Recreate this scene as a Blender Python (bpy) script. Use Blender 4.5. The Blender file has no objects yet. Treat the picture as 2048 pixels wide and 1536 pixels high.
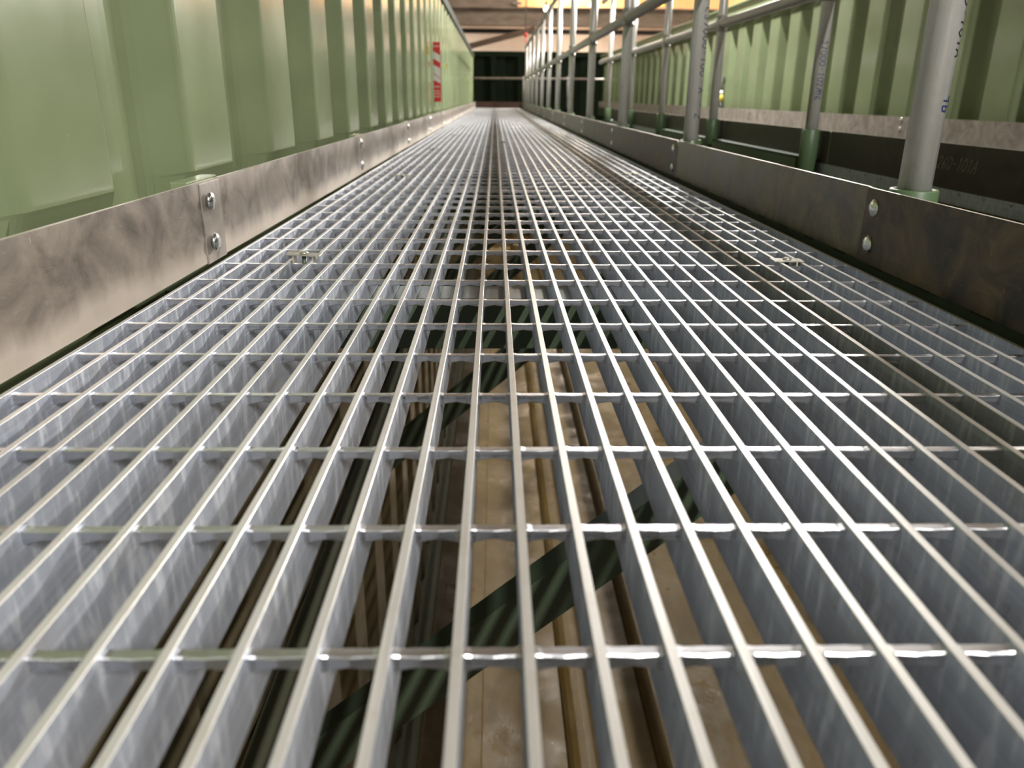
import bpy, bmesh, math, random
from mathutils import Vector, Matrix
random.seed(7)
PI = math.pi
sc = bpy.context.scene
COL = sc.collection

# ------------------------------------------------------------------ materials
def nt(name):
    m = bpy.data.materials.new(name); m.use_nodes = True
    t = m.node_tree
    return m, t, t.nodes['Principled BSDF']
def N(t, typ, **kw):
    n = t.nodes.new(typ)
    for k, v in kw.items():
        if k in ('operation', 'blend_type', 'data_type', 'noise_dimensions', 'feature', 'wave_type', 'bands_direction'):
            setattr(n, k, v)
        else:
            n.inputs[k].default_value = v
    return n
def coords(t, scale=(1, 1, 1)):
    g = t.nodes.new('ShaderNodeNewGeometry')
    mp = t.nodes.new('ShaderNodeMapping'); mp.inputs['Scale'].default_value = scale
    t.links.new(g.outputs['Position'], mp.inputs['Vector'])
    return mp.outputs['Vector']
def noise(t, vec, scale, detail=4, rough=.55, dist=0):
    n = N(t, 'ShaderNodeTexNoise', Scale=scale, Detail=detail, Roughness=rough, Distortion=dist)
    t.links.new(vec, n.inputs['Vector'])
    return n.outputs['Fac']
def ramp(t, fac, stops):
    r = t.nodes.new('ShaderNodeValToRGB')
    e = r.color_ramp.elements
    while len(e) < len(stops): e.new(.5)
    for i, (p, c) in enumerate(stops):
        e[i].position = p
        e[i].color = (c, c, c, 1) if isinstance(c, (int, float)) else (*c, 1)
    t.links.new(fac, r.inputs['Fac'])
    return r.outputs['Color']
def mix(t, fac, a, b, mode='MIX'):
    m = t.nodes.new('ShaderNodeMix'); m.data_type = 'RGBA'; m.blend_type = mode
    for sock, v in ((m.inputs[0], fac), (m.inputs[6], a), (m.inputs[7], b)):
        if isinstance(v, (int, float)): sock.default_value = v
        elif isinstance(v, tuple): sock.default_value = (*v, 1)
        else: t.links.new(v, sock)
    return m.outputs[2]
def bump(t, b, h, strength, dist=.001):
    n = N(t, 'ShaderNodeBump', Strength=strength, Distance=dist)
    t.links.new(h, n.inputs['Height']); t.links.new(n.outputs['Normal'], b.inputs['Normal'])
def maprange(t, v, a, b, c, d):
    n = t.nodes.new('ShaderNodeMapRange')
    n.inputs[1].default_value = a; n.inputs[2].default_value = b
    n.inputs[3].default_value = c; n.inputs[4].default_value = d
    t.links.new(v, n.inputs[0]); return n.outputs[0]

def mat_aluminium(name, base, rough, streak, dirt=.25, dirtcol=(.42, .38, .32), metal=1.0):
    m, t, b = nt(name)
    v = coords(t, streak)
    f1 = noise(t, v, 1.0, 6, .65)
    v2 = coords(t)
    f2 = noise(t, v2, 38, 5, .6, .6)
    c1 = ramp(t, f1, [(.3, tuple(x * .82 for x in base)), (.7, base)])
    d = ramp(t, f2, [(.50, 0.0), (.72, dirt)])
    t.links.new(mix(t, d, c1, dirtcol), b.inputs['Base Color'])
    b.inputs['Metallic'].default_value = metal
    t.links.new(maprange(t, f1, .25, .75, rough - .07, rough + .12), b.inputs['Roughness'])
    bump(t, b, f1, .25, .0004)
    return m
M = {}
def mat_bar():
    """drawn aluminium flat bar: fine lines along the bar, milky dried-water runs down its sides"""
    m, t, b = nt('bar aluminium')
    f1 = noise(t, coords(t, (160, 2.5, 320)), 1.0, 5, .6)
    run = noise(t, coords(t, (60, 130, 22)), 1.0, 5, .65, .4)
    blot = noise(t, coords(t, (40, 16, 40)), 1.0, 5, .6, .3)
    c = ramp(t, f1, [(.3, (.46, .49, .56)), (.7, (.60, .64, .72))])
    c = mix(t, ramp(t, run, [(.50, 0.0), (.62, .75)]), c, (.80, .82, .86))
    c = mix(t, ramp(t, blot, [(.56, 0.0), (.70, .45)]), c, (.44, .41, .39))
    t.links.new(c, b.inputs['Base Color'])
    b.inputs['Metallic'].default_value = .55
    t.links.new(maprange(t, run, .3, .7, .27, .5), b.inputs['Roughness'])
    bump(t, b, f1, .2, .0003)
    return m
M['bar'] = mat_bar()
M['bartop'] = mat_aluminium('worn bar top', (.70, .675, .635), .36, (300, 5, 300), .4, (.52, .46, .38), .5)
M['cross'] = mat_aluminium('cross bar aluminium', (.82, .82, .85), .27, (4, 200, 200), .15)

def mat_paint(name, base, rough=.3, var=.12, dust=.0):
    m, t, b = nt(name)
    v = coords(t)
    f = noise(t, v, 3.5, 5, .6)
    g = noise(t, v, 60, 4, .7)
    lo = tuple(x * (1 - var) for x in base); hi = tuple(min(1, x * (1 + var)) for x in base)
    c = ramp(t, f, [(.3, lo), (.7, hi)])
    sp = ramp(t, g, [(.71, 0.0), (.76, .35)])
    c = mix(t, sp, c, (.45, .46, .36))
    t.links.new(c, b.inputs['Base Color'])
    t.links.new(maprange(t, f, .2, .8, rough - .05, rough + .1), b.inputs['Roughness'])
    w = noise(t, coords(t, (1, 1, .5)), 6, 3, .5)
    bump(t, b, w, .18, .006)
    return m
M['green'] = mat_paint('green wall paint', (.205, .265, .125), .27)
def mat_wall():
    m, t, b = nt('green wall paint with muddy foot')
    v = coords(t); base = (.215, .255, .140)
    f = noise(t, v, 3.5, 5, .6); g = noise(t, v, 60, 4, .7)
    c = ramp(t, f, [(.3, tuple(x * .9 for x in base)), (.7, tuple(x * 1.1 for x in base))])
    c = mix(t, ramp(t, g, [(.71, 0.0), (.76, .35)]), c, (.45, .46, .36))
    s = t.nodes.new('ShaderNodeSeparateXYZ'); t.links.new(v, s.inputs[0])
    mud = noise(t, coords(t, (3, 3, 1)), 3, 5, .6)
    mudc = ramp(t, mud, [(.3, (.10, .075, .042)), (.7, (.19, .145, .09))])
    c = mix(t, ramp(t, maprange(t, s.outputs['Z'], -.32, -.22, 1, 0), [(.3, 0.0), (.7, .9)]), c, mudc)
    t.links.new(c, b.inputs['Base Color'])
    t.links.new(maprange(t, f, .2, .8, .12, .22), b.inputs['Roughness'])
    b.inputs['Specular IOR Level'].default_value = .36
    bump(t, b, noise(t, coords(t, (1, 1, .5)), 6, 3, .5), .10, .004)
    return m
M['wall'] = mat_wall()
M['muddy'] = mat_paint('muddy green steel', (.12, .12, .075), .5)
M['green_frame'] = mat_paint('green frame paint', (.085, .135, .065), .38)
M['green_black'] = mat_paint('blackish green paint and end shade', (.013, .020, .011), .75)
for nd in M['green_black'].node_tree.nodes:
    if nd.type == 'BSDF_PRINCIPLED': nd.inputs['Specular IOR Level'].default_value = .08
M['green_under'] = mat_paint('shade-darkened green frame paint', (.055, .075, .045), .3)  # frame green darkened to carry the shade below the grating
M['green_light'] = mat_paint('pale green header paint', (.30, .36, .20), .35)
M['green_dark'] = mat_paint('dark green paint', (.05, .075, .04), .4)

def mat_mill(name, dark, light, dust, dz=None, rough=.42, metal=.35):
    """hot-rolled steel: mottled mill scale with scratches; dz = (z0, z1) band of dried splash along the bottom"""
    m, t, b = nt(name)
    v = coords(t)
    f = noise(t, v, 14, 7, .62, .8)
    c = ramp(t, f, [(.36, dark), (.5, tuple((a + q) / 2 for a, q in zip(dark, light))), (.64, light)])
    f2 = noise(t, coords(t, (1, 5, 26)), 7, 5, .7, 1.2)
    c = mix(t, ramp(t, f2, [(.60, 0.0), (.72, .38)]), c, dust)
    sc1 = noise(t, coords(t, (30, 160, 40)), 1.6, 3, .5, 2.5)
    c = mix(t, ramp(t, sc1, [(.69, 0.0), (.73, .45)]), c, tuple(x * 1.3 for x in dust))
    f5 = noise(t, v, 70, 4, .7, .4)
    c = mix(t, ramp(t, f5, [(.66, 0.0), (.74, .4)]), c, tuple(x * .35 for x in dark))
    if dz:
        s = t.nodes.new('ShaderNodeSeparateXYZ'); t.links.new(v, s.inputs[0])
        wob = noise(t, coords(t, (1, 1, 0)), 11, 5, .6)
        a = t.nodes.new('ShaderNodeMath'); a.operation = 'MULTIPLY_ADD'
        t.links.new(wob, a.inputs[0]); a.inputs[1].default_value = -.05
        t.links.new(s.outputs['Z'], a.inputs[2])
        band = ramp(t, maprange(t, a.outputs[0], dz[0], dz[1], 1, 0), [(.35, 0.0), (.6, .8)])
        c = mix(t, band, c, tuple(x * 1.12 for x in dust))
    t.links.new(c, b.inputs['Base Color'])
    b.inputs['Metallic'].default_value = metal
    t.links.new(maprange(t, f, .25, .75, rough - .1, rough + .16), b.inputs['Roughness'])
    bump(t, b, f, .2, .001)
    return m
M['mill_left'] = mat_mill('scuffed mill steel', (.095, .072, .053), (.30, .25, .205), (.47, .40, .33), (-.045, .050), .46, .2)
M['mill_strip'] = mat_mill('wiped mill steel', (.22, .185, .15), (.34, .30, .26), (.44, .39, .33), None, .45, .3)
M['mill_right'] = mat_mill('oily mill steel', (.012, .008, .004), (.15, .105, .055), (.24, .18, .10), None, .5, .0)
M['mill_olive'] = mat_mill('olive mill steel', (.045, .036, .018), (.19, .16, .095), (.28, .24, .15), None, .36, .1)
M['mill_dark'] = mat_mill('black mill steel', (.035, .027, .02), (.075, .06, .045), (.10, .085, .068), None, .5, .3)
M['mill_pale'] = mat_mill('pale mill steel', (.24, .195, .16), (.43, .375, .33), (.56, .51, .46), None, .5, .2)
M['edge'] = mat_aluminium('sheared steel edge', (.66, .60, .52), .42, (90, 8, 90), .3, (.4, .33, .26), .5)
M['pipe'] = mat_aluminium('mill finish pipe', (.66, .64, .60), .34, (150, 150, 5), .25, (.40, .36, .31), .3)
M['zinc'] = mat_aluminium('zinc bolt', (.78, .80, .80), .22, (90, 90, 90), .3, (.35, .33, .25), 1.0)
M['rail_dull'] = mat_aluminium('dull rail pipe', (.42, .40, .37), .42, (150, 6, 150), .25, (.3, .27, .23), .5)

def flat(name, col, rough=.5, metal=0.0, emit=0.0):
    m, t, b = nt(name)
    b.inputs['Base Color'].default_value = (*col, 1)
    b.inputs['Roughness'].default_value = rough
    b.inputs['Metallic'].default_value = metal
    if emit:
        b.inputs['Emission Color'].default_value = (*col, 1)
        b.inputs['Emission Strength'].default_value = emit
    return m
M['ink'] = flat('blue black marker ink', (.02, .03, .10), .5)
M['ink_black'] = flat('black marker ink', (.02, .022, .03), .5)
M['chalk'] = flat('grey chalk', (.34, .32, .27), .9)
M['red'] = flat('sign red', (.72, .012, .012), .4)
M['white'] = flat('sign white', (.85, .82, .82), .4)
M['pink'] = flat('sign small print', (.85, .36, .34), .4)
M['yellow'] = flat('yellow plastic', (.50, .38, .03), .5)
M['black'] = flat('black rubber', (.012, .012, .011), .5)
M['clip'] = mat_aluminium('clip steel', (.52, .50, .43), .4, (60, 60, 60), .5, (.36, .32, .24), .7)
M['led'] = flat('led diffuser', (1.0, .95, .88), .5, 0, 1)
M['bulb'] = flat('bright bulb', (.93, 1.0, .88), .5, 0, 14)
M['bulb_yellow'] = flat('yellow bulb', (1.0, .62, .05), .5, 0, 7)
M['housing'] = flat('lamp housing', (.5, .5, .5), .5)
def mat_rough(name, a, b2, scale, stretch=(1, 1, 1), rough=.7):
    m, t, b = nt(name)
    f = noise(t, coords(t, stretch), scale, 6, .6, .5)
    t.links.new(ramp(t, f, [(.3, a), (.7, b2)]), b.inputs['Base Color'])
    b.inputs['Roughness'].default_value = rough
    return m
M['beam_brown'] = mat_rough('dusty brown steel beam', (.15, .115, .085), (.33, .27, .22), 2.0, (1, 1, 3.5))
M['brace_brown'] = mat_rough('red brown brace', (.085, .05, .032), (.14, .09, .06), 3.0)
M['cream'] = mat_rough('cream hall wall', (.60, .50, .42), (.74, .64, .55), 1.2)
M['orange'] = mat_rough('orange lit cladding', (.80, .42, .18), (.88, .55, .28), 1.5)
M['ceiling'] = mat_rough('brown ceiling', (.30, .24, .18), (.42, .34, .26), 1.0)
M['red_steel'] = mat_rough('red brown kick plate', (.07, .035, .025), (.12, .06, .04), 5)

def mat_floor():
    m, t, b = nt('wet muddy tank floor')
    v = coords(t)
    f = noise(t, coords(t, (2.2, .8, 1)), 2.2, 7, .62, .5)
    g = noise(t, v, 9, 6, .7, .6)
    c = ramp(t, f, [(.25, (.075, .045, .012)), (.5, (.13, .082, .022)), (.75, (.18, .122, .042))])
    c = mix(t, ramp(t, g, [(.55, 0.0), (.75, .5)]), c, (.115, .078, .040))
    sp = noise(t, v, 24, 3, .6, 0)
    c = mix(t, ramp(t, sp, [(.735, 0.0), (.77, .85)]), c, (.62, .57, .48))
    t.links.new(c, b.inputs['Base Color'])
    wet = noise(t, v, 3.0, 4, .6)
    t.links.new(ramp(t, wet, [(.45, .6), (.66, .24)]), b.inputs['Roughness'])
    bump(t, b, g, .35, .012)
    return m
M['floor'] = mat_floor()

# ------------------------------------------------------------------ mesh helpers
class MB:
    def __init__(s): s.bm = bmesh.new(); s.mi = 0
    def quad(s, pts):
        f = s.bm.faces.new([s.bm.verts.new(p) for p in pts]); f.material_index = s.mi; return f
    def box(s, x0, x1, y0, y1, z0, z1, bev=0, top_mi=None):
        r = bmesh.ops.create_cube(s.bm, size=1)
        vs = r['verts']
        bmesh.ops.scale(s.bm, vec=(x1 - x0, y1 - y0, z1 - z0), verts=vs)
        bmesh.ops.translate(s.bm, vec=((x0 + x1) / 2, (y0 + y1) / 2, (z0 + z1) / 2), verts=vs)
        fs = set(f for v in vs for f in v.link_faces)
        for f in fs:
            f.material_index = s.mi
            if top_mi is not None and f.normal.z > .9: f.material_index = top_mi
        if bev:
            es = set(e for v in vs for e in v.link_edges)
            bmesh.ops.bevel(s.bm, geom=list(es), offset=bev, segments=1, affect='EDGES', clamp_overlap=True)
        return s
    def ring(s, c, ax, r, n, up=None):
        ax = Vector(ax).normalized()
        up = Vector(up) if up else (Vector((0, 0, 1)) if abs(ax.z) < .9 else Vector((1, 0, 0)))
        u = ax.cross(up).normalized(); w = ax.cross(u)
        return [s.bm.verts.new(Vector(c) + (u * math.cos(2 * PI * i / n) + w * math.sin(2 * PI * i / n)) * r) for i in range(n)]
    def loft(s, rings, cap0=True, cap1=True, smooth=True):
        for a, b in zip(rings, rings[1:]):
            n = len(a)
            for i in range(n):
                f = s.bm.faces.new((a[i], a[(i + 1) % n], b[(i + 1) % n], b[i])); f.smooth = smooth; f.material_index = s.mi
        if cap0: s.bm.faces.new(rings[0][::-1]).material_index = s.mi
        if cap1: s.bm.faces.new(rings[-1]).material_index = s.mi
        return s
    def tube(s, p0, p1, r, n=20):
        ax = Vector(p1) - Vector(p0)
        return s.loft([s.ring(p0, ax, r, n), s.ring(p1, ax, r, n)])
    def lathe(s, c, ax, prof, n=20, cap0=True, cap1=True):
        """prof = [(distance along axis, radius), ...]"""
        ax = Vector(ax).normalized()
        return s.loft([s.ring(Vector(c) + ax * d, ax, r, n) for d, r in prof], cap0, cap1)
    def path(s, pts, r, n=10):
        rings = []
        for i, p in enumerate(pts):
            a = Vector(pts[max(i - 1, 0)]); b = Vector(pts[min(i + 1, len(pts) - 1)])
            rings.append(s.ring(p, b - a, r, n))
        return s.loft(rings)
    def prism(s, poly, axis, a, b):
        """extrude a polygon (list of 2-D points) along an axis from a to b"""
        def P(p, q):
            if axis == 'x': return (q, p[0], p[1])
            if axis == 'y': return (p[0], q, p[1])
            return (p[0], p[1], q)
        A = [s.bm.verts.new(P(p, a)) for p in poly]; B = [s.bm.verts.new(P(p, b)) for p in poly]
        n = len(poly)
        for i in range(n):
            s.bm.faces.new((A[i], A[(i + 1) % n], B[(i + 1) % n], B[i])).material_index = s.mi
        s.bm.faces.new(A[::-1]).material_index = s.mi; s.bm.faces.new(B).material_index = s.mi
        return s
    def mesh(s, name, mats, off=(0, 0, 0), recalc=True):
        if recalc: bmesh.ops.recalc_face_normals(s.bm, faces=s.bm.faces[:])
        if any(off): bmesh.ops.translate(s.bm, vec=[-x for x in off], verts=s.bm.verts[:])
        me = bpy.data.meshes.new(name); s.bm.to_mesh(me); s.bm.free()
        for m in (mats if isinstance(mats, (list, tuple)) else [mats]): me.materials.append(m)
        return me
def wloc(p):
    v = Vector((0, 0, 0))
    while p: v += p.location; p = p.parent
    return v
def link(name, me, parent=None, loc=(0, 0, 0)):
    o = bpy.data.objects.new(name, me); COL.objects.link(o); o.location = loc
    if parent: o.parent = parent
    return o
def part(name, mb, mats, parent):
    """mb holds world coordinates; the part's mesh is stored relative to its thing"""
    off = wloc(parent)
    return link(name, mb.mesh(name, mats, off), parent)
def tag(o, label, cat, group=None, kind=None):
    o['label'] = label; o['category'] = cat
    if group: o['group'] = group
    if kind: o['kind'] = kind
    return o
def thing(name, label, cat, loc=(0, 0, 0), group=None):
    o = bpy.data.objects.new(name, None); COL.objects.link(o); o.location = loc
    o.empty_display_size = .05
    return tag(o, label, cat, group)
def solo(name, mb, mats, label, cat, loc=(0, 0, 0), group=None):
    o = link(name, mb.mesh(name, mats, loc), None, loc)
    return tag(o, label, cat, group)
def struct(name, mb, mats, recalc=True):
    o = link(name, mb.mesh(name, mats, recalc=recalc)); o['kind'] = 'structure'; return o

# ------------------------------------------------------------------ camera (solved from the photo)
F, TH, PSI, RO, CX, CH = 1559.37, .353334, .0235946, .0090791, -.0145364, .218249
YC0 = .271299                                   # first visible cross bar
PITCH, CPITCH = .03016, .1016
c_, s_ = math.cos(PSI), math.sin(PSI)
r0 = Vector((c_, -s_, 0)); f0 = Vector((s_, c_, 0)); u0 = Vector((0, 0, 1))
fw = f0 * math.cos(TH) - u0 * math.sin(TH); up = u0 * math.cos(TH) + f0 * math.sin(TH)
rt = r0 * math.cos(RO) + up * math.sin(RO); uu = up * math.cos(RO) - r0 * math.sin(RO)
cam = bpy.data.cameras.new('camera'); co = bpy.data.objects.new('camera', cam); COL.objects.link(co)
mw = Matrix((rt, uu, -fw)).transposed().to_4x4(); mw.translation = (CX, 0, CH)
co.matrix_world = mw
cam.sensor_width = 36; cam.sensor_fit = 'HORIZONTAL'; cam.lens = F / 2048 * 36
cam.clip_start = .01; cam.clip_end = 200
cam.dof.use_dof = True; cam.dof.focus_distance = .85; cam.dof.aperture_fstop = 8.0
sc.camera = co

# ------------------------------------------------------------------ grating
BT, BD = .0048, .0335
def bar_mesh(L):
    mb = MB()
    mb.box(-BT / 2, BT / 2, 0, L, -BD, 0, .00025, 1)
    me = mb.mesh('bearing_bar', [M['bar'], M['bartop']])
    for p in me.polygons:
        if p.normal.z > .4: p.material_index = 1
    return me
def cross_mesh(nb):
    """swaged cross bar: pinched between the bearing bars, flared where it is pressed against them"""
    mb = MB(); secs = []
    for k in range(nb):
        x = k * PITCH
        if k == 0: secs.append((x - .0062, .0026, .0055, -.0030))
        for dx, d, h, zt in ((-.0058, .0030, .0074, -.0028), (-.0034, .0033, .0086, -.0024), (.0034, .0033, .0086, -.0024),
                             (.0058, .0030, .0074, -.0028), (.0095, .0031, .0066, -.0029), (.0151, .0035, .0054, -.0030),
                             (.0206, .0031, .0066, -.0029)):
            if k == nb - 1 and dx > .006: continue
            if k == 0 and dx < -.004: continue
            secs.append((x + dx, d, h, zt))
    rings = []
    for x, d, h, zt in secs:
        ch = .0006
        pts = [(-d, zt - ch), (-d + ch, zt), (d - ch, zt), (d, zt - ch), (d, zt - h + ch), (d - ch, zt - h), (-d + ch, zt - h), (-d, zt - h + ch)]
        rings.append([mb.bm.verts.new((x, a, b)) for a, b in pts])
    mb.loft(rings, smooth=False)
    return mb.mesh('cross_bar', M['cross'])
def grating(label, x_first, nb, y0, y1, z, ncross_part):
    g = thing('walkway_grating', label, 'grating', (x_first, y0, z))
    bm_ = bar_mesh(y1 - y0); cm = cross_mesh(nb)
    for k in range(nb): link('bearing_bar', bm_, g, (k * PITCH, 0, 0))
    m0 = math.ceil((y0 + .02 - YC0) / CPITCH); m1 = math.floor((y1 - .02 - YC0) / CPITCH)
    for i, m in enumerate(range(m0, m1 + 1)):
        link('cross_bar', cm, g, (0, YC0 + m * CPITCH - y0, 0))
    return g
SEAM = 6.03
grating('near panel of aluminium bar grating, its bars filling the bottom of the picture', -13 * PITCH, 30, -.55, SEAM, 0, 70)
grating('far panel of aluminium bar grating, beyond the crosswise seam on the walkway', -13 * PITCH, 30, SEAM + .012, 11.6, 0, 60)
grating('last panel of aluminium bar grating, ending at the dark end wall', -13 * PITCH, 30, 11.612, 16.72, 0, 50)
grating('bar grating of the second walkway, showing as an edge strip under a dark toe plate', 1.1055, 32, -.4, 8.2, .0125, 60)

# grating clips
def clip(x, y, label, tilt=0, s=1.0):
    t = thing('grating_clip', label, 'clip', (x, y, .0))
    mb = MB(); w = .0215 * s
    mb.box(x - w, x + w, y - .011, y + .011, .0008, .0026, .0004)
    mb.box(x - w * .62, x - w * .52, y - .009, y + .009, -.014, .001); mb.box(x + w * .52, x + w * .62, y - .009, y + .009, -.014, .001)
    p = part('saddle', mb, M['clip'], t)
    b = MB(); b.lathe((x, y, .0026), (0, 0, 1), [(0, .006), (.0016, .006), (.0032, .0035)], 12); part('bolt_head', b, M['clip'], t)
    b = MB(); b.tube((x, y, -.045), (x, y, .001), .0032, 10); part('bolt_shank', b, M['green_dark'], t)
    t.rotation_euler = (0, tilt, 0); t.location.z += .006 if tilt else 0
for i, (y, lab) in enumerate([(1.097, 'raised grating clip nearest on the left half of the walkway, near the bolted plate joint'),
                              (2.325, 'second nearest grating clip along the left half of the walkway'),
                              (3.555, 'third nearest grating clip along the left half of the walkway'),
                              (4.86, 'fourth nearest grating clip along the left half of the walkway'),
                              (6.20, 'farthest dull grating clip on the left half, just past the grating seam')]):
    clip(-9.5 * PITCH + (.004 if i < 3 else .03), y, lab, .05 if i == 0 else 0, 1.1)
for i, (y, lab) in enumerate([(1.10, 'grating clip nearest on the right half, beside the dark bolted toe plate'),
                              (2.44, 'second nearest grating clip on the right half, a pale glint on the bars'),
                              (3.75, 'third nearest grating clip on the right half, a small pale glint')]):
    clip(13.5 * PITCH - .004, y, lab)
mb = MB(); mb.box(.020, .040, 4.09, 4.13, 0, .004, .001)
solo('dirt_chip', mb, M['black'], 'small black chip lying on the grating near its middle line', 'debris', (.03, 4.11, 0))

# ------------------------------------------------------------------ toe plates
def plate_poly(y0, y1, z0, z1, r0_=.006, r1_=.006):
    def arc(cy, cz, a0, r): return [(cy + r * math.cos(a0 + i * PI / 8), cz + r * math.sin(a0 + i * PI / 8)) for i in range(5)]
    return (arc(y1 - r1_, z1 - r1_, 0, r1_) + arc(y0 + r0_, z1 - r0_, PI / 2, r0_) + [(y0, z0), (y1, z0)])
def bolt_dome(x, sgn, y, z, r=.0126):
    mb = MB()
    mb.lathe((x, y, z), (sgn, 0, 0), [(0, r * 1.02), (.0012, r), (.0032, r * .82), (.0048, r * .5), (.0055, r * .15)], 18)
    return mb
def bolt_hex(x, sgn, y, z, r=.0095):
    mb = MB()
    mb.lathe((x, y, z), (sgn, 0, 0), [(0, r * 1.25), (.0016, r * 1.25)], 16)
    mb.lathe((x, y, z), (sgn, 0, 0), [(.0016, r), (.0075, r), (.0085, r * .86)], 6)
    mb.lathe((x, y, z), (sgn, 0, 0), [(.0085, r * .55), (.017, r * .55)], 10)
    return mb
def toe_plate(label, xa, xb, y0, y1, z0, z1, mat, group, bolts=(), inner=1, hexy=False, r=.006):
    t = thing('toe_plate', label, 'toe plate', ((xa + xb) / 2, (y0 + y1) / 2, z0), group)
    mb = MB(); mb.prism(plate_poly(y0, y1, z0, z1, r, r), 'x', min(xa, xb), max(xa, xb))
    bmesh.ops.recalc_face_normals(mb.bm, faces=mb.bm.faces[:])
    for f in mb.bm.faces:
        if abs(f.normal.x) < .5: f.material_index = 1
    part('plate', mb, [mat, M['edge']], t)
    x = max(xa, xb) if inner > 0 else min(xa, xb)
    for (y, z) in bolts:
        part('bolt', bolt_hex(x, inner, y, z) if hexy else bolt_dome(x, inner, y, z), M['zinc'], t)
    return t
ordn = ['nearest', 'second', 'third', 'fourth', 'fifth', 'sixth', 'seventh', 'eighth', 'ninth', 'tenth', 'eleventh', 'twelfth', 'thirteenth', 'fourteenth']
SP = 1.278
lb = [-.55, 1.114] + [2.292 + SP * i for i in range(12)]
lb[-1] = 16.72
XL = -.398
for i in range(len(lb) - 1):
    a, b = lb[i], lb[i + 1]
    off = .0016 if i % 2 else 0.0
    if i == 0: bolts = [(1.060, .0850), (1.061, .0310)]; a2, b2 = a, b; off = .001
    else: bolts = [(a + .045, .088), (a + .045, .028)] if i > 1 else []; a2, b2 = a + .002, b - .002
    lab = ('scuffed brown toe plate in front on the left, two shiny bolts at its far end' if i == 0 else
           '%s brown toe plate along the green wall on the left, counting from the camera' % ordn[i] if i < 11 else
           'last brown toe plate along the green wall on the left, at the end wall')
    t = toe_plate(lab, XL - .005 + off, XL + off, a2, b2, .006, .1103, M['mill_left'], 'toe plates along the left wall', [] if i == 0 else bolts, 1)
    if i == 0:
        mb = MB(); mb.box(XL + off - .0005, XL + .0026, 1.040, 1.1135, .004, .1085, .0006)
        part('splice_strip', mb, M['mill_strip'], t)['label'] = 'cleaner pale strip at the plate end'
        for (y, z) in bolts:
            mb = MB(); mb.lathe((XL + .0026, y, z), (1, 0, 0), [(0, .007), (.0035, .007), (.0036, .0118), (.006, .0118), (.0085, .0095), (.0095, .004)], 14)
            part('bolt', mb, M['zinc'], t)
rb = [-.55, 1.104] + [2.322 + SP * i for i in range(12)]
rb[-1] = 16.72
XR = .510
for i in range(len(rb) - 1):
    a, b = rb[i], rb[i + 1]
    off = -.0016 if i % 2 == 0 else 0.0
    if i == 0: bolts = [(1.076, .0785), (1.078, .0285)]; off = -.0045
    else: bolts = [(a + .045, .080), (a + .045, .026)] if i > 1 else []
    lab = ('dark rust-spotted toe plate in front on the right, with two round bolt heads' if i == 0 else
           '%s dark brown toe plate from the camera, along the near walkway handrail' % ordn[i] if i < 11 else
           'last dark toe plate along the near walkway handrail, at the end wall')
    toe_plate(lab, XR + off, XR + .005 + off, a + (.002 if i else 0), b - (.002 if i else 0), .0030, .1040, M['mill_olive' if i == 1 else 'mill_right'],
              'toe plates along the handrail of the near walkway', bolts, -1)
# second walkway: dark plate under the farther handrail
X2 = 1.103
p2 = [-.4 + .0, 1.422, 2.70] + [3.98 + SP * i for i in range(4)]
for i in range(len(p2) - 1):
    a, b = p2[i], p2[i + 1]
    bolts = [(b + .075 - (0 if i else 0), .0975), (b + .075, .0445)] if i < 6 else []
    bolts = [(a + .15, .0965), (a + .15, .0435)]
    lab = ['black toe plate of the second walkway, hidden beside the nearest grey post',
           'black toe plate of the second walkway with chalk numbers on it',
           'black toe plate of the second walkway beyond its nearest green post socket',
           'black toe plate of the second walkway beyond its second green post socket',
           'black toe plate of the second walkway beyond its third green post socket',
           'farthest black toe plate of the second walkway'][i]
    t = toe_plate(lab, X2, X2 + .005, a + .002, b - .002, .0125, .1190, M['mill_dark'], 'black toe plates of the second walkway', bolts, -1, True)
    if i == 1: chalk_plate = t
X3 = 2.080
p3 = [.30 + .0, 1.586, 2.864, 4.15] + [4.15 + SP * i for i in range(1, 10)]
p3[-1] = 16.72
for i in range(1, len(p3) - 1):
    a, b = p3[i], p3[i + 1]
    bolts = [(a + .05, .120), (a + .05, .075)]
    lab = ('pale toe plate at the far right under the green wall, behind the nearest post' if i == 2 else
           'pale toe plate under the right wall, its bolted end left of the nearest post' if i == 3 else
           '%s pale brown toe plate along the foot of the right green wall' % ordn[i - 1])
    toe_plate(lab, X3, X3 + .005, a + .002, b - .002, .0330, .1370, M['mill_pale'], 'pale toe plates along the right wall', bolts, -1)

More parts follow.
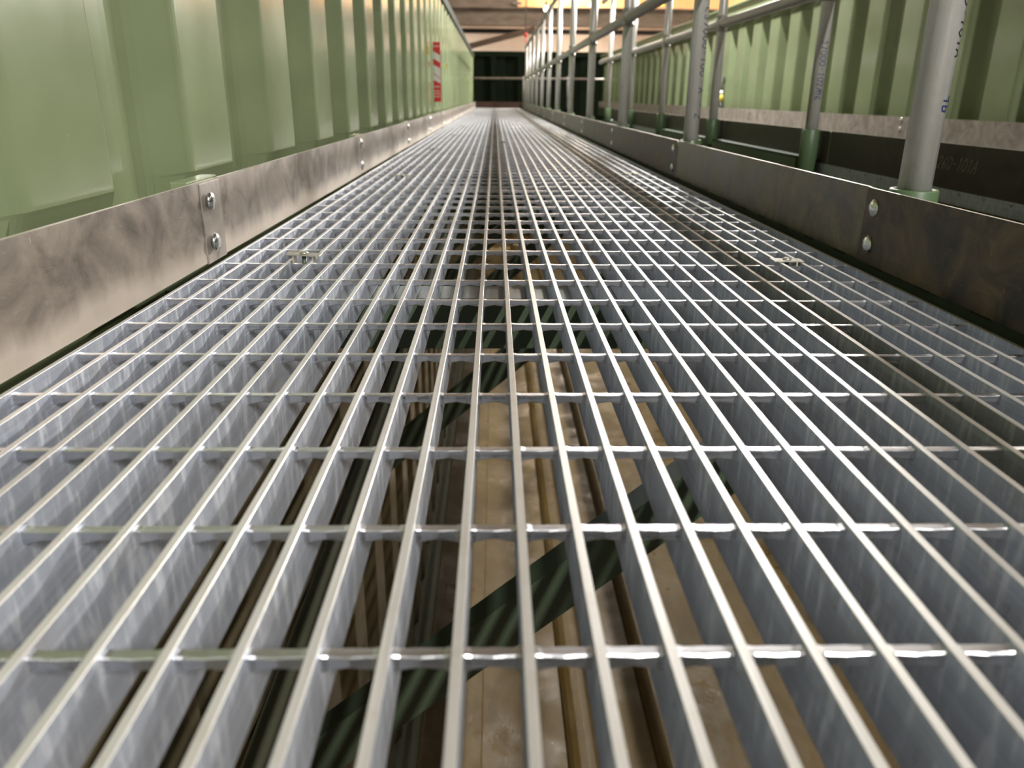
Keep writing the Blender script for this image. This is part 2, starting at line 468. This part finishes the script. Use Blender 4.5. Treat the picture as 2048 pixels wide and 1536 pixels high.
# ------------------------------------------------------------------ hand writing: a small stroke font
G = {'0': [[(.3, 1), (.05, .75), (.05, .25), (.3, 0), (.55, .25), (.55, .75), (.3, 1)]],
     '1': [[(.2, .8), (.35, 1), (.3, 0)]],
     '|': [[(.42, 1), (.2, 0)]],
     '2': [[(.05, .75), (.25, 1), (.5, .85), (.4, .5), (.05, .05), (.55, .05)]],
     '3': [[(.05, .9), (.35, 1), (.5, .78), (.25, .55), (.52, .35), (.4, .05), (.05, .08)]],
     '4': [[(.35, 1), (.05, .4), (.55, .4)], [(.42, .7), (.38, 0)]],
     '6': [[(.5, 1), (.15, .6), (.05, .25), (.28, 0), (.5, .22), (.3, .45), (.08, .3)]],
     '7': [[(.05, .95), (.55, 1), (.2, 0)]],
     '9': [[(.5, .75), (.28, .55), (.08, .75), (.28, 1), (.5, .8), (.45, 0)]],
     'b': [[(.1, 1), (.08, 0), (.4, .05), (.45, .4), (.1, .45)]],
     'A': [[(0, 0), (.35, 1), (.55, 0)], [(.14, .4), (.48, .42)]],
     'C': [[(.55, .85), (.3, 1), (.05, .6), (.1, .15), (.5, .05)]],
     '-': [[(.1, .5), (.5, .47)]],
     '"': [[(.15, 1), (.1, .6)], [(.45, 1), (.4, .6)]],
     ' ': []}
def strokes(text, h, wid, place, mb, adv=.72, slant=.0):
    """place(u, v) -> (point, normal); u runs along the line, v up"""
    u = 0
    for ch in text:
        for st in G[ch]:
            pts = []
            for (x, y), (x2, y2) in zip(st, st[1:]):
                for i in range(4): pts.append((x + (x2 - x) * i / 4, y + (y2 - y) * i / 4))
            pts.append(st[-1])
            P = [Vector(((u + x + slant * y) * h, y * h)) for x, y in pts]
            row = []
            for i, p in enumerate(P):
                d = (P[min(i + 1, len(P) - 1)] - P[max(i - 1, 0)]).normalized()
                n = Vector((-d.y, d.x)) * wid / 2
                row.append([mb.bm.verts.new(place(*(p + n))), mb.bm.verts.new(place(*(p - n)))])
            for a, b in zip(row, row[1:]): mb.bm.faces.new((a[0], a[1], b[1], b[0]))
        u += adv
    return mb
mb = MB()
strokes('260-101A', .031, .0016, lambda u, v: (X2 - .0006, 2.020 - u, .058 + v), mb, .70, .32)
part('chalk_number', mb, M['chalk'], chalk_plate)['label'] = 'grey chalk number 260-101A'

# ------------------------------------------------------------------ hand rails
def railing(name_lab, X, ys, zbase, zmid, ztop, r, y0, y1, writing, sock_r, sock_top, zsock, group):
    t = thing('handrail', name_lab, 'handrail', (X, ys[0], zbase), group)
    for i, y in enumerate(ys):
        mb = MB(); mb.tube((X, y, zbase - .05), (X, y, ztop), r, 28)
        p = part('post', mb, M['pipe'], t)
        s = MB()
        s.lathe((X, y, zsock), (0, 0, 1), [(0, sock_r), (sock_top - zsock - .002, sock_r), (sock_top - zsock, sock_r - .001), (sock_top - zsock, r + .0012), (.01, r + .0012)], 28, True, False)
        so = part('socket', s, M['green_frame'], p); so['label'] = 'green painted post socket'
        if writing.get(i):
            for (txt, ztxt, h, az, mat) in writing[i]:
                d = Vector((CX - X, -y, 0)).normalized(); base = math.atan2(d.y, d.x)
                w = MB()
                def place(u, v, ztxt=ztxt, h=h, az=az):
                    a = base + az + (v - h / 2) / r
                    return (X + (r + .0004) * math.cos(a), y + (r + .0004) * math.sin(a), ztxt - u)
                strokes(txt, h, .0021, place, w, .74)
                q = part('marker_writing', w, M[mat], p); q['label'] = 'blue marker writing'
    for nm, z in (('mid_rail', zmid), ('top_rail', ztop)):
        mb = MB(); mb.tube((X, y0, z), (X, y1, z), r, 24); part(nm, mb, M['rail_dull'], t)
    for y in ys:
        mb = MB()
        mb.lathe((X, y - .036, zmid), (0, 1, 0), [(0, r + .001), (.001, r + .0045), (.014, r + .0045), (.016, r + .0025), (.056, r + .0025), (.058, r + .0045), (.071, r + .0045), (.072, r + .001)], 24)
        mb.lathe((X, y, zmid - .036), (0, 0, 1), [(0, r + .001), (.001, r + .0045), (.012, r + .0045), (.014, r + .002), (.058, r + .002), (.060, r + .0045), (.071, r + .0045), (.072, r + .001)], 24)
        part('tee_fitting', mb, M['rail_dull'], t)
    return t
RP = .0210
pys = [1.063 - SP + SP * i for i in range(13)]
wP = {1: [('37000-101A', .385, .016, 1.42, 'ink_black'), ('"', .246, .014, 1.40, 'ink'), ('9b', .226, .018, 1.22, 'ink')],
      2: [('C37000-100', .45, .024, 1.05, 'ink_black'), ('A', .245, .022, 1.02, 'ink'), ('"', .205, .018, .95, 'ink'), ('2', .178, .026, .85, 'ink')]}
railing('grey pipe handrail standing along the near walkway, its posts closest to the camera', .549, pys, .106, .535, 1.07, RP, -.5, 15.6, wP,
        .031, .106, -.08, 'pipe handrails')
qys = [2.78 - 2 * SP + SP * i for i in range(7)]
wQ = {2: [('37000-102A', .40, .022, .42, 'ink'), ('"', .275, .018, .45, 'ink'), ('96', .245, .022, .35, 'ink')]}
railing('grey pipe handrail of the second walkway, in tall green sockets by black toe plates', 1.066, qys, .122, .552, 1.11, RP, -.5, 8.6, wQ,
        .030, .1215, -.10, 'pipe handrails')

# ------------------------------------------------------------------ steel frame under the decks
def angle(mb, p0, p1, nrm, w, d, th, flip=1):
    """L profile from p0 to p1: one leg along nrm (depth d), one leg across (width w)"""
    a = (Vector(p1) - Vector(p0)).normalized(); n = Vector(nrm).normalized(); s = a.cross(n) * flip
    prof = [(0, 0), (w, 0), (w, -th), (th, -th), (th, -d), (0, -d)]
    A = [mb.bm.verts.new(Vector(p0) + s * x + n * z) for x, z in prof]
    B = [mb.bm.verts.new(Vector(p1) + s * x + n * z) for x, z in prof]
    k = len(prof)
    for i in range(k): mb.bm.faces.new((A[i], A[(i + 1) % k], B[(i + 1) % k], B[i]))
    mb.bm.faces.new(A[::-1]); mb.bm.faces.new(B)
    return mb
ys_b = [1.012 + SP * i for i in range(-1, 6)]
for i, y in enumerate(ys_b):
    lab = 'green cross beam %s' % ['behind the camera position, under the walkway', 'showing nearest through the grating, pale on top', 'second under the grating, beyond the nearest clip',
          'third under the grating, with the third post', 'fourth under the grating, barely seen', 'fifth under the grating, barely seen', 'sixth under the grating, barely seen'][i]
    t = thing('cross_beam', lab, 'beam', (0, y, -.034), 'green cross beams under the near walkway')
    mb = MB(); mb.box(-.428, .585, y, y + .075, -.042, -.0345, .001)
    mb.box(-.428, .585, y, y + .008, -.104, -.041, .001)
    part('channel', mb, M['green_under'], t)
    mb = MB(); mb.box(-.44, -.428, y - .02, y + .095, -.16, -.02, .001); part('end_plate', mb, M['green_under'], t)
    lab = 'green knee brace %s' % ['of the bent behind the camera', 'running lowest and nearest, slanting across the floor below the grating', 'second from the camera, below the second cross beam',
          'third from the camera, below the third cross beam', 'fourth from the camera, barely seen', 'fifth from the camera, barely seen', 'sixth from the camera, barely seen'][i]
    mb = MB(); d = Vector((.90, 0, .765)).normalized(); n = Vector((-d.z, 0, d.x))
    angle(mb, (-.428, y + .030, -.905), (.47, y + .030, -.140), n, .055, .075, .007, -1)
    mb.box(.38, .52, y + .022, y + .030, -.22, -.104)
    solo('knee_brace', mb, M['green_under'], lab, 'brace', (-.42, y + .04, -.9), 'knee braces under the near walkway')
def stringer(name, lab, x0, x1, z0, z1, y0, y1, slot_shade=False):
    mb = MB()
    s = 1 if x1 > x0 else -1
    mb.box(min(x0, x0 + s * .006), max(x0, x0 + s * .006), y0, y1, z0, z1)
    mb.box(min(x0, x1), max(x0, x1), y0, y1, z0, z0 + .006)
    if slot_shade:
        y = y0 + .1
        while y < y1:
            mb.mi = 1; mb.box(x0 - .0012, x0 + .001, y, y + .036, z1 - .006, z1); mb.mi = 0; y += .125  # black boxes stand in for the shade in open slots
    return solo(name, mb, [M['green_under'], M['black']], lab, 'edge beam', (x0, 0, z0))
stringer('edge_beam', 'green edge beam under the right toe plates of the near walkway, with painted slot shade', .518, .585, -.13, .0026, -.55, 16.7, True)
stringer('edge_beam', 'dark green edge beam in the gap below the left toe plates', -.412, -.43, -.17, -.085, -.55, 16.7)
stringer('edge_beam', 'green edge beam under the second walkway grating strip', 1.096, 1.03, -.14, -.030, -.4, 8.3)
mb = MB(); mb.box(2.072, 2.118, .3, 16.7, -.12, .0328, .001)
solo('edge_beam', mb, M['green_under'], 'dark edge beam under the pale toe plates along the right wall', 'edge beam', (2.09, 0, -.12))
for i, (a, b) in enumerate([(2.835, 3.965), (4.10, 5.25)]):
    mb = MB(); mb.box(1.046, 1.052, a, b, -.05, .0305, .0006); mb.box(1.046, 1.090, a, b, .0245, .0305, .0006)
    o = solo('ledger_angle', mb, [M['green_frame']], 'pale edged green ledger angle between %s sockets of the farther handrail' % ('first and second', 'second and third')[i],
             'angle', (1.05, a, -.05))
for i in range(4):
    y = 1.512 + SP * i
    mb = MB(); mb.box(1.10, 2.12, y, y + .075, -.030, -.0225, .001); mb.box(1.10, 2.12, y, y + .008, -.10, -.029)
    solo('cross_beam', mb, M['green_frame'], 'green cross beam under the second walkway, %s from the camera' % ordn[i], 'beam', (1.1, y, -.1), 'cross beams under the second walkway')

# ------------------------------------------------------------------ corrugated walls
def rib_profile(y_far, P, n0, n1, crest, slope, depth, rad=.012):
    """plan outline (y, offset) of a ribbed sheet: offset 0 = crest, depth = valley; rounded bends"""
    pts = []
    for k in range(n0, n1):
        yf = y_far + k * P
        pts += [(yf - crest - slope, depth), (yf - crest, 0), (yf, 0), (yf + slope, depth)]
    out = []
    for i, p in enumerate(pts):
        if i == 0 or i == len(pts) - 1: out.append(p); continue
        a, b, c = Vector(pts[i - 1]), Vector(p), Vector(pts[i + 1])
        near_valley = p[1] > 0 and (i % 4 == 0)
        R = .030 if near_valley else (.014 if i % 4 == 1 else .004)
        d0 = (a - b); d1 = (c - b); R = min(R, d0.length * .45, d1.length * .45)
        q0 = b + d0.normalized() * R; q1 = b + d1.normalized() * R
        for k2 in range(5):
            u = k2 / 4; out.append(tuple(q0 * (1 - u) ** 2 + b * 2 * u * (1 - u) + q1 * u * u))
    return out
def ribbed(mb, prof, Xc, side, zl):
    """zl = list of (z, openness): openness 1 = full rib, 0 = flat at the valley"""
    depth = max(p[1] for p in prof)
    rows = []
    for z, op in zl:
        rows.append([mb.bm.verts.new((Xc + side * (depth - (depth - o) * op), y, z)) for y, o in prof])
    for r1, r2 in zip(rows, rows[1:]):
        for i in range(len(prof) - 1):
            f = mb.bm.faces.new((r1[i], r1[i + 1], r2[i + 1], r2[i])); f.smooth = False
    return mb
DEP = .046
mb = MB()
prof = rib_profile(.903, .421, -5, 38, .178, .085, DEP)
ribbed(mb, prof, -.440, -1, [(-2.62, 1), (-.20, 1), (-.17, 0), (-.03, 0), (.111, .97), (.115, 1), (.93, 1), (.955, 0), (1.00, 0)])
for y in [1.02 + SP * i for i in range(12)]:
    mb.box(-.426, -.4045, y, y + .112, .02, .1125, .001); mb.box(-.48, -.42, y + .05, y + .06, .02, .06)
struct('wall_left', mb, M['wall'], recalc=False)
mb = MB()
mb.box(-.52, -.435, -1.2, 16.9, .955, 1.0, .002); mb.box(-.445, -.425, -1.2, 16.9, .925, 1.0, .002)
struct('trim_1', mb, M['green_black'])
mb = MB(); mb.box(-.435, -.375, -1.2, 16.9, -.835, -.828); mb.box(-.435, -.428, -1.2, 16.9, -.90, -.83)
mb.box(-.50, -.36, -1.2, 16.9, -2.62, -2.56, .01)
struct('trim_2', mb, M['muddy'])
mb = MB()
prof = rib_profile(3.607, .43, -10, 31, .205, .075, .075)
for y in p3[1:]:
    mb.box(2.0855, 2.21, y - .03, y + .06, .05, .12, .001)
ribbed(mb, prof, 2.13, 1, [(-2.62, 1), (-.2, 1), (-.17, 0), (.0, 0), (.03, 1), (.80, 1), (.855, .15), (.90, 0), (.97, 0)])
struct('wall_right', mb, M['wall'], recalc=False)
mb = MB(); mb.box(2.10, 2.24, -.8, 16.9, .885, .985, .004); mb.box(2.085, 2.26, -.8, 16.9, .98, .995, .002)
struct('trim_3', mb, M['green_light'])
# end wall across the pit
mb = MB(); prof = rib_profile(-.25, .43, -1, 7, .19, .06, .07)
rows = []
for z in (-2.62, .97, 1.05):
    rows.append([mb.bm.verts.new((y, 16.9 + o, z)) for y, o in prof])
for r1, r2 in zip(rows, rows[1:]):
    for i in range(len(prof) - 1): mb.bm.faces.new((r1[i], r1[i + 1], r2[i + 1], r2[i]))
mb.box(-.5, 2.6, 16.84, 17.0, .96, 1.06, .004)
mb.box(-.10, .0, 16.80, 16.9, 0, .96, .004); mb.box(.45, .53, 16.80, 16.9, 0, .96, .004)
struct('wall_back', mb, M['green_black'])  # end wall's dim light is put into this darker colour
mb = MB(); mb.box(-.44, .52, 16.73, 16.745, .0, .115, .001)
solo('kick_plate', mb, M['red_steel'], 'dark red-brown kick plate closing the far end of the walkway', 'kick plate', (0, 16.74, 0))
t = thing('guard_rail', 'single grey guard rail crossing the dark far end', 'rail', (.8, 16.76, 0))
mb = MB(); mb.tube((-.44, 16.76, .555), (2.2, 16.76, .555), .022, 16); part('rail', mb, M['mill_pale'], t)
for x in (.56, 1.45):
    mb = MB(); mb.tube((x, 16.76, 0), (x, 16.76, .6), .022, 14); part('post', mb, M['rail_dull'], t)
# pit floor
mb = MB(); mb.box(-.6, 2.4, -1.5, 17.2, -2.72, -2.60)
def hump(x, r, h):
    pts = [(x + r * math.cos(PI * i / 8), -2.6 + h * math.sin(PI * i / 8)) for i in range(9)]
    mb.prism(pts, 'y', -1.5, 17.0)
hump(.40, .085, .075); hump(.80, .085, .075); hump(1.25, .085, .075)
mb.box(-.36, -.07, -1.5, 17, -2.60, -2.575, .006)
struct('floor', mb, M['floor'])

# ------------------------------------------------------------------ sign, tags, cable
t = thing('hazard_sign', 'narrow red and white striped sign strip standing out from the left wall', 'sign', (-.42, 5.85, .18))
mb = MB(); x0, x1, z0, z1, ys = -.452, -.392, .178, .566, 5.85
mb.box(x0, x1, ys, ys + .003, z0, z1); part('plate', mb, M['red'], t)
def sq(pts, mat, nm):
    mb = MB(); mb.quad([(x0 + (x1 - x0) * a, ys - .0006, z0 + (z1 - z0) * b) for a, b in pts]); part(nm, mb, M[mat], t)
sq([(.06, .74), (.94, .66), (.94, .78), (.06, .86)], 'white', 'stripe')
sq([(.06, .50), (.94, .40), (.94, .56), (.06, .64)], 'white', 'stripe')
sq([(.06, .38), (.94, .31), (.94, .385), (.06, .485)], 'white', 'stripe')
for b in (.915, .245, .17, .125, .075):
    sq([(.12, b), (.88, b), (.88, b + .028), (.12, b + .028)], 'pink', 'small_print')
for (y, za, zb, lab) in ((5.27, .455, .515, 'small yellow tag on the left wall, just before the striped sign'), (7.32, .44, .48, 'small yellow tag on the left wall, beyond the striped sign')):
    mb = MB(); mb.box(-.442, -.430, y, y + .003, za, zb, .001)
    solo('wall_tag', mb, M['yellow'], lab, 'tag', (-.44, y, za))
t = thing('cable_end', 'black cable end with a yellow collar hanging at the foot of the right wall', 'cable', (2.10, 7.70, .14))
cp = [(2.125, 7.78, .40), (2.112, 7.76, .36), (2.100, 7.74, .31), (2.098, 7.73, .285)]
mb = MB(); mb.path(cp, .011, 10); part('cable', mb, M['black'], t)
mb = MB(); mb.tube((2.098, 7.73, .285), (2.098, 7.725, .245), .013, 12); part('ferrule', mb, M['white'], t)
mb = MB(); mb.tube((2.098, 7.725, .245), (2.096, 7.72, .188), .021, 14); part('collar', mb, M['yellow'], t)
mb = MB(); mb.path([(2.096, 7.72, .188), (2.096, 7.70, .155), (2.10, 7.67, .128)], .019, 12); part('plug', mb, M['black'], t)

# ------------------------------------------------------------------ hall beyond
mb = MB(); mb.box(-9, 12, 23.9, 24.1, -3, 6.2); struct('wall_far', mb, M['cream'])
mb = MB(); mb.box(-9, 12, -8, 24, 5.2, 5.35); struct('ceiling', mb, M['ceiling'])
mb = MB(); mb.box(9.5, 9.7, -8, 24, -3, 5.2); struct('wall_hall_right', mb, M['cream'])
mb = MB(); mb.box(-8.2, -8, -8, 24, -3, 5.2); struct('wall_hall_left', mb, M['cream'])
t = thing('roof_girder', 'wide dusty brown girder crossing the hall above the far end', 'girder', (0, 20, 1.76))
mb = MB(); mb.box(-4, 9, 20.0, 20.03, 1.80, 2.14); part('web', mb, M['beam_brown'], t)
mb = MB(); mb.box(-4, 9, 19.88, 20.15, 1.768, 1.80); mb.box(-4, 9, 19.90, 20.13, 2.13, 2.16); part('flange', mb, M['beam_brown'], t)
mb = MB(); mb.box(-4, .50, 20.1, 20.35, 2.15, 2.9); part('upper_plate', mb, M['beam_brown'], t)
mb = MB(); mb.box(.40, .60, 20.0, 20.1, 2.22, 2.275); part('bracket', mb, M['mill_pale'], t)
mb = MB(); mb.box(-4, 9, 20.6, 20.9, 1.655, 1.745)
solo('dark_slot_strip', mb, M['black'], 'black strip standing in for the dark slot below the brown girder', 'beam', (0, 20.7, 1.66))  # solid black box drawn for the shade in an open gap
mb = MB(); mb.box(.58, 9, 22.2, 22.4, 2.20, 3.4); struct('trim_4', mb, M['orange'])
mb = MB(); d = Vector((1.30, 0, .36)).normalized(); n = Vector((-d.z, 0, d.x))
A, B = Vector((-.60, 18.6, 1.235)), Vector((.86, 18.6, 1.60))
q = []
for P_ in (A, B):
    q.append([P_ + n * a + Vector((0, b, 0)) for a, b in ((-.055, 0), (.06, 0), (.06, .12), (-.055, .12))])
va = [mb.bm.verts.new(p) for p in q[0]]; vb = [mb.bm.verts.new(p) for p in q[1]]
for i in range(4): mb.bm.faces.new((va[i], va[(i + 1) % 4], vb[(i + 1) % 4], vb[i]))
mb.bm.faces.new(va[::-1]); mb.bm.faces.new(vb)
solo('brace_beam', mb, M['brace_brown'], 'slanting red-brown beam above the far end wall', 'beam', (0, 18.6, 1.2))
t = thing('hanging_hook', 'red hoist hook block hanging on two cables over the far end', 'hoist', (.62, 17.6, 1.4))
mb = MB()
for x in (.605, .635): mb.tube((x, 17.6, 1.44), (x, 17.6, 5.215), .007, 8)
part('cable', mb, M['rail_dull'], t)
mb = MB(); mb.box(.50, .74, 17.5, 17.7, 5.08, 5.2, .01); part('trolley', mb, M['red'], t)
mb = MB(); mb.box(.585, .655, 17.57, 17.63, 1.375, 1.45, .012); part('hook_block', mb, M['red'], t)
mb = MB(); mb.path([(.62, 17.6, 1.38), (.62, 17.6, 1.33), (.645, 17.6, 1.30), (.62, 17.6, 1.275), (.595, 17.6, 1.295)], .011, 8); part('hook', mb, M['red'], t)

# ------------------------------------------------------------------ lamps
def strip_lamp(x, y, z, L, w, lab, strength, col):
    t = thing('ceiling_light', lab, 'light', (x, y, z), 'strip lights above the walkways')
    mb = MB(); mb.box(x - w / 2 - .02, x + w / 2 + .02, y - L / 2 - .02, y + L / 2 + .02, z + .004, z + .06, .004); part('housing', mb, M['housing'], t)
    mb = MB()
    mb.quad([(x - w / 2, y - L / 2, z), (x - w / 2, y + L / 2, z), (x + w / 2, y + L / 2, z), (x + w / 2, y - L / 2, z)])
    m, tt, b = nt('lit led diffuser'); b.inputs['Base Color'].default_value = (.8, .8, .8, 1)
    b.inputs['Emission Color'].default_value = (*col, 1); b.inputs['Emission Strength'].default_value = strength
    part('diffuser', mb, m, t)
    mb = MB()
    for dy in (-L / 2 + .1, L / 2 - .1): mb.tube((x, y + dy, z + .05), (x, y + dy, 5.2), .005, 6)
    part('hanger', mb, M['housing'], t)
LAMPS = [(-3.4, 1350), (7.0, 660), (14.5, 120)]
for i, (y, S) in enumerate(LAMPS):
    strip_lamp(1.50, y, 2.856, 2.44, .06, 'white tube light between the walkways, %s from the camera' % ordn[i], S, (1.0, .985, .955))
for i, (x, y) in enumerate(((6.5, 1.5), (6.5, 8.0), (6.5, 14.5))):  # unseen lamps added to brighten the right hall wall
    strip_lamp(x, y, 4.2, 3.0, .3, 'added strip light brightening the right hall wall, %s from the camera' % ordn[i], 32, (1.0, .93, .82))
strip_lamp(-5.0, 6.0, 4.2, 4.0, .3, 'added strip light brightening the left hall wall', 12, (1.0, .93, .82))  # another unseen lamp, put in to light the left hall wall
strip_lamp(2.0, 21.4, 3.6, 2.4, .4, 'added warm strip light high in front of the orange panel', 110, (1.0, .82, .62))  # unseen lamp put in to brighten the orange panel
for i, x in enumerate((-1.5, 2.5)):  # out of sight, added so the cream far wall reads brighter
    strip_lamp(x, 22.0, 2.06, 1.6, .3, 'added warm strip light hidden behind the girder, %s' % ('above the left wall', 'above the right wall')[i], 62, (1.0, .93, .82))
strip_lamp(1.0, 17.2, 4.4, 1.6, .3, 'added strip light high in front of the brown girder', 95, (1.0, .92, .80))  # added above the view to lift the girder's front face
t = thing('pendant_light', 'flood light hanging high at the right end of the hall', 'light', (8.8, 21.0, 4.6))
fd = Vector((-2.0, -20.0, -3.6)).normalized(); fs = fd.cross(Vector((0, 0, 1))).normalized(); fu = fs.cross(fd); fc = Vector((8.8, 21.0, 4.6))
def fbox(mb, a, b, w, h):
    va = [mb.bm.verts.new(fc + fd * a + fs * x * w + fu * z * h) for x, z in ((-1, -1), (1, -1), (1, 1), (-1, 1))]
    vb = [mb.bm.verts.new(fc + fd * b + fs * x * w + fu * z * h) for x, z in ((-1, -1), (1, -1), (1, 1), (-1, 1))]
    for i in range(4): mb.bm.faces.new((va[i], va[(i + 1) % 4], vb[(i + 1) % 4], vb[i]))
    mb.bm.faces.new(va[::-1]); mb.bm.faces.new(vb)
    return mb
part('housing', fbox(MB(), -.15, -.01, .46, .31), M['housing'], t)
m, tt, b = nt('lit flood glass'); b.inputs['Emission Color'].default_value = (1, .975, .93, 1); b.inputs['Emission Strength'].default_value = 4400
mb = MB(); mb.quad([fc + fs * x * .40 + fu * z * .25 for x, z in ((-1, -1), (1, -1), (1, 1), (-1, 1))]); part('glass', mb, m, t)
mb = MB(); mb.tube(fc - fd * .1, fc - fd * .1 + Vector((0, 0, .575)), .03, 10); part('bracket', mb, M['housing'], t)
def bulb_lamp(x, y, z, r, lab, mat):
    t = thing('hanging_lamp', lab, 'lamp', (x, y, z), 'bulbs glowing at the far end')
    mb = MB(); mb.lathe((x, y, z - r), (0, 0, 1), [(.0, r * .2), (r * .3, r * .75), (r, r), (r * 1.7, r * .75), (r * 2.0, r * .35)], 14); part('bulb', mb, M[mat], t)
    mb = MB(); mb.tube((x, y, z + r), (x, y, z + r + .09), r * .45, 10); mb.tube((x, y, z + r + .08), (x, y, 5.2), .006, 6); part('holder', mb, M['black'], t)
bulb_lamp(1.06, 18.1, 1.955, .055, 'bright white bulb hanging left of the handrail top at the far end', 'bulb')
bulb_lamp(1.20, 19.0, 2.20, .04, 'yellow bulb hanging above the white one at the far end', 'bulb_yellow')
bulb_lamp(2.02, 18.2, 2.05, .045, 'bright white bulb glowing between the posts, under the orange panel', 'bulb')
bulb_lamp(4.02, 20.8, 2.36, .05, 'yellow bulb on the orange panel at the far right', 'bulb_yellow')

# ------------------------------------------------------------------ world and view
w = bpy.data.worlds.new('hall ambient'); sc.world = w; w.use_nodes = True
w.node_tree.nodes['Background'].inputs[0].default_value = (.95, .93, .90, 1)
w.node_tree.nodes['Background'].inputs[1].default_value = .045
vs = sc.view_settings
vs.view_transform = 'Standard'; vs.look = 'None'; vs.gamma = 1; vs.use_curve_mapping = False
vs.exposure = 0.0
sc.cycles.use_denoising = True
